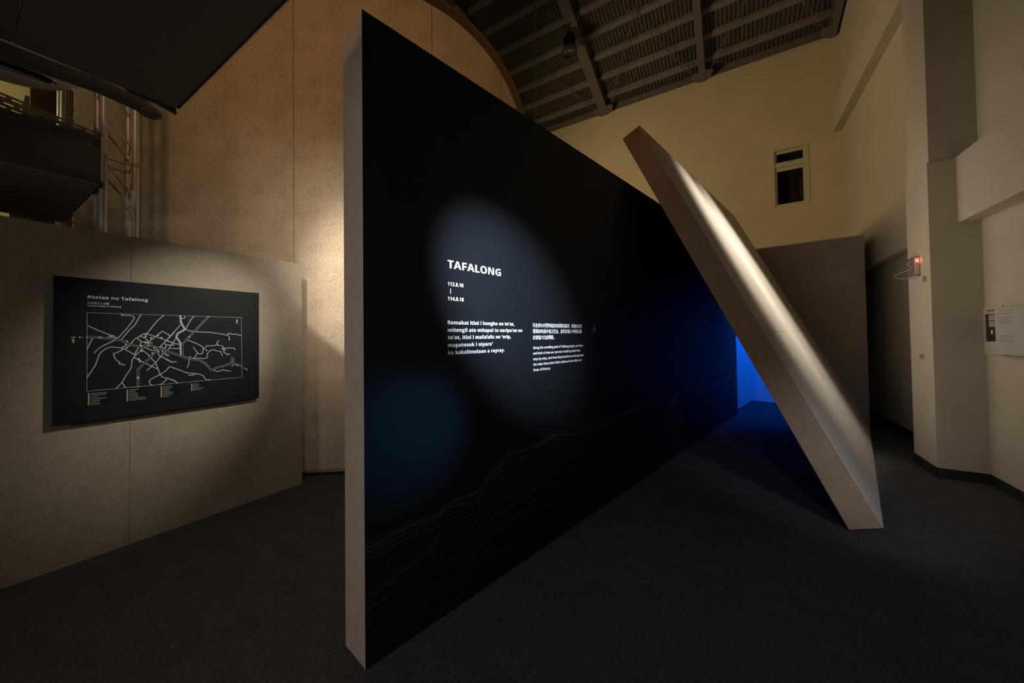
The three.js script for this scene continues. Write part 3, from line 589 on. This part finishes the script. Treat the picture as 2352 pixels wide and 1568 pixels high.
// ------------------------------------------------------------------ lamp under the roof, wall fittings
{
  const l = thing('pendant_lamp', 'unlit bell lamp with a black housing and glassy round shade hung under a roof beam', 'ceiling lamp', V(-2.872, 8.19, -8.9));
  part('shade', new THREE.LatheGeometry([[0.07, 0.13], [0.12, 0.105], [0.155, 0.06], [0.172, 0], [0.165, -0.06], [0.14, -0.105], [0.135, -0.10], [0.158, -0.058], [0.164, 0], [0.148, 0.056], [0.115, 0.098], [0.066, 0.122]].map(([a, b]) => new THREE.Vector2(a, b)), 40), std([0.22, 0.20, 0.185], 0.18, { metalness: 0.7 }), l);
  part('bulb', new THREE.SphereGeometry(0.045, 16, 12).translate(0, 0.03, 0), M.beige, l);
  const hs = part('housing', [new THREE.CylinderGeometry(0.105, 0.095, 0.22, 24).translate(0, 0.23, 0), new THREE.CylinderGeometry(0.07, 0.105, 0.06, 24).translate(0, 0.37, 0)], M.blackSatin, l);
  for (let i = 0; i < 14; i++) { const a = i / 14 * 6.283; part('cooling_fin', box(-0.004, 0.004, -0.10, 0.10, 0, 0.03).rotateY(a).translate(0.10 * Math.sin(a), 0.23, 0.10 * Math.cos(a)), M.blackSatin, hs); }
  part('hanger', [rod(V(-0.10, 0.20, 0), V(-0.03, 0.46, 0), 0.008), rod(V(0.10, 0.20, 0), V(0.03, 0.46, 0), 0.008), rod(V(0, 0.40, 0), V(0, 0.585, 0), 0.012), box(-0.06, 0.06, 0.575, 0.59, -0.06, 0.06)], M.blackSatin, l);
  part('cord', tube([V(-0.12, 0.64, 0.05), V(-0.10, 0.56, 0.03), V(-0.03, 0.52, 0), V(0.0, 0.42, 0.02)], 0.010, 20, 6), M.blackSatin, l);

  const e = thing('emergency_lamp', 'small box lamp with a glowing red light on the pillar side', 'emergency light', V(1.663, 2.126, -6.53));
  part('housing', rbox(-0.045, -0.001, 0, 0.204, -0.20, 0, 0.005), std([0.20, 0.165, 0.145], 0.5), e);
  part('side_panel', rbox(-0.040, -0.004, 0.008, 0.196, -0.001, 0.004, 0.001, 1), M.beige, e);
  const red = new THREE.MeshStandardMaterial({ color: 0x550000, emissive: new THREE.Color(1, 0.42, 0.38), emissiveIntensity: 7 });
  part('red_led', new THREE.SphereGeometry(0.006, 12, 10).translate(-0.022, 0.158, 0.010), red, e);
  part('test_button', [new THREE.CylinderGeometry(0.004, 0.004, 0.004, 12).rotateX(Math.PI / 2).translate(-0.023, 0.135, 0.005), new THREE.CylinderGeometry(0.003, 0.003, 0.004, 12).rotateX(Math.PI / 2).translate(-0.021, 0.119, 0.005)], std([0.2, 0.05, 0.05], 0.5), e);
  part('cable', tube([V(-0.045, 0.16, -0.05), V(-0.075, 0.13, -0.06), V(-0.05, 0.09, -0.03), V(-0.10, 0.05, -0.16), V(-0.14, 0.02, -0.22), V(-0.09, -0.01, -0.21), V(-0.02, -0.012, -0.19)], 0.0025, 40, 6), M.beige, e);
  part('bracket', rbox(-0.035, -0.001, -0.012, -0.002, -0.18, 0.02, 0.002), M.greyBox, e);
  part('junction_box', rbox(-0.03, -0.001, -0.085, -0.035, 0.07, 0.16, 0.004), M.beige, e);
  const rl = new THREE.PointLight(0xff5a58, 0.0032, 0, 2); rl.position.set(1.663 - 0.016, 2.126 + 0.160, -6.53 + 0.026); rl.castShadow = true; rl.shadow.radius = 0.3; scene.add(rl);

  const plate = (label, x, y, z, h, w, name = 'wall_socket') => {
    const o = thing(name, label, 'wall socket', V(x, y, z));
    part('cover_plate', rbox(-0.008, 0, -h / 2, h / 2, -w / 2, w / 2, 0.002), M.dim, o);
    part('socket_insert', rbox(-0.0105, -0.006, -h / 4, h / 4, -w / 4, w / 4, 0.001, 1), M.printInk, o);
  };
  plate('small square plate low on the pillar side below the red-lit lamp', 1.663, 1.231, -6.56, 0.064, 0.10);
  plate('wall socket low in the dark recess behind the pillar', XR, 0.383, -9.03, 0.11, 0.075);

  const f = thing('alarm_panel', 'wall-mounted alarm cabinet with a dark window showing two white cards and yellow lights', 'alarm panel');
  const X = XR;
  part('surround', [rbox(X - 0.012, X, 1.27, 1.40, -6.29, -5.93, 0.002), rbox(X - 0.012, X, 1.665, 1.735, -6.29, -5.93, 0.002), rbox(X - 0.012, X, 1.40, 1.665, -6.29 + 0.028, -6.228, 0.002), rbox(X - 0.012, X, 1.40, 1.665, -5.965, -5.93, 0.002)], M.pillar, f);
  part('back_plate', box(X - 0.003, X - 0.0005, 1.40, 1.665, -6.228, -5.965), std([0.035, 0.038, 0.034], 0.6), f);
  part('jamb', box(X - 0.012, X - 0.001, 1.40, 1.665, -6.228, -6.205), std([0.12, 0.125, 0.09], 0.6), f);
  for (const [y0, y1] of [[1.603, 1.657], [1.540, 1.596]]) {
    const cd = part('card', rbox(X - 0.0062, X - 0.003, y0, y1, -6.185, -5.972, 0.0008, 1), std([0.42, 0.37, 0.34], 0.7), f);
    part('print', Array.from({ length: 5 }, (_, i) => box(X - 0.0068, X - 0.006, y1 - 0.014, y1 - 0.008, -6.165 + i * 0.042, -6.157 + i * 0.042)), M.blackSatin, cd);
  }
  const yl = new THREE.MeshStandardMaterial({ color: 0x554a10, emissive: new THREE.Color(1, 0.85, 0.35), emissiveIntensity: 1.1 });
  for (const y of [1.5015, 1.482]) part('indicator_light', new THREE.SphereGeometry(0.0042, 10, 8).translate(X - 0.006, y, -6.134), yl, f);
  part('red_button', rbox(X - 0.008, X - 0.003, 1.483, 1.502, -6.18, -6.155, 0.001, 1), std([0.12, 0.012, 0.012], 0.5), f);
  part('display_strip', box(X - 0.006, X - 0.003, 1.425, 1.447, -6.20, -5.967), std([0.03, 0.006, 0.006], 0.3), f);
  part('name_plate', box(X - 0.0135, X - 0.011, 1.688, 1.708, -6.183, -6.055), M.printInk, f);
  part('lock', new THREE.CylinderGeometry(0.011, 0.011, 0.006, 16).rotateZ(Math.PI / 2).translate(X - 0.014, 1.694, -5.965), M.printInk, f);
  part('dark_tag', rbox(X - 0.0145, X - 0.011, 1.297, 1.345, -6.017, -5.948, 0.001, 1), M.printInk, f);
  const dr = thing('grey_cabinet', 'light grey wall cabinet at the right edge, beside the alarm panel window', 'cabinet');
  part('body', rbox(X - 0.055, X, 1.285, 1.715, -5.925, -5.25, 0.004), M.greyBox, dr);
  const leaf = part('door', rbox(X - 0.070, X - 0.057, 1.290, 1.710, -5.872, -5.26, 0.003), M.greyBox, dr);
  for (const [y, z0, z1] of [[1.684, 0, 1], [1.655, 0, 1], [1.623, 0.05, 0.95], [1.606, 0.05, 0.95], [1.588, 0, 1], [1.573, 0.05, 1], [1.455, 0, 0.9], [1.442, 0.1, 1], [1.423, 0.15, 1], [1.408, 0.15, 1]]) {
    const bars = []; let z = -5.82 + z0 * 0.02; while (z < -5.62 + z1 * 0.02) { const l = 0.01 + rnd() * 0.022; bars.push(box(X - 0.0712, X - 0.0698, y - 0.0022, y + 0.0022, z, z + l)); z += l + 0.006; }
    part('printed_line', bars, M.printInk, leaf);
  }
}

// ------------------------------------------------------------------ cans for the unseen and added lamps (outside the frame or hidden)
{
  const words = {
    text: 'unseen spot lamp under the canopy, placed to light the black wall lettering', map: 'unseen spot lamp behind the black wall, placed to light the map', fabric: 'unseen spot lamp above the canopy, placed to light the pale linen patch',
    amber: 'unseen amber lamp above the canopy, placed to light the upper linen', slab: 'unseen lamp above the leaning slab, placed to throw the streak on its near half', added_slab: 'lamp added above the leaning slab to widen the streak toward its far half', down: 'fill lamp added under the canopy to brighten the carpet', hall: 'unseen wide lamp behind the viewer, placed to light the map wall and black wall end', low: 'unseen low lamp by the right wall, placed to light the lower end of the slab', back: 'unseen warm lamp behind the black wall, placed to light the back and right walls', teal: 'unseen blue lamp by the right wall, placed to tint the near end of the black wall', wash: 'unseen wide lamp between map wall and black wall, placed to brighten the linen', side: 'unseen warm lamp beyond the map wall, placed to light the left wall', blue: 'unseen blue lamp at the far end of the passage, placed to light the end wall',
  };
  for (const [k, [at, to, , color, , , , stem]] of Object.entries(UNSEEN_LAMPS)) {
    const t = thing('spotlight', words[k], 'spotlight', at.clone()), d = to.clone().sub(at).normalize(), q = new THREE.Quaternion().setFromUnitVectors(V(0, 1, 0), d);
    const can = new THREE.LatheGeometry([[0, -0.16], [0.03, -0.16], [0.035, -0.13], [0.045, -0.12], [0.045, -0.004], [0.041, -0.004], [0.041, -0.012]].map(([a, b]) => new THREE.Vector2(a, b)), 20).applyQuaternion(q);
    part('housing', can, M.blackSatin, t);
    part('lens', new THREE.CylinderGeometry(0.041, 0.041, 0.004, 20).applyQuaternion(q).translate(-0.014 * d.x, -0.014 * d.y, -0.014 * d.z), new THREE.MeshStandardMaterial({ color: 0x888888, emissive: new THREE.Color(color), emissiveIntensity: 0.8 }), t);
    const b = d.clone().multiplyScalar(-0.09);
    part('stem', rod(b, V(b.x, stem, b.z), 0.011), M.blackSatin, t);
  }
}
scene.traverse((o) => { if (o.userData.stem) delete o.userData.stem; });
renderer.render(scene, camera);
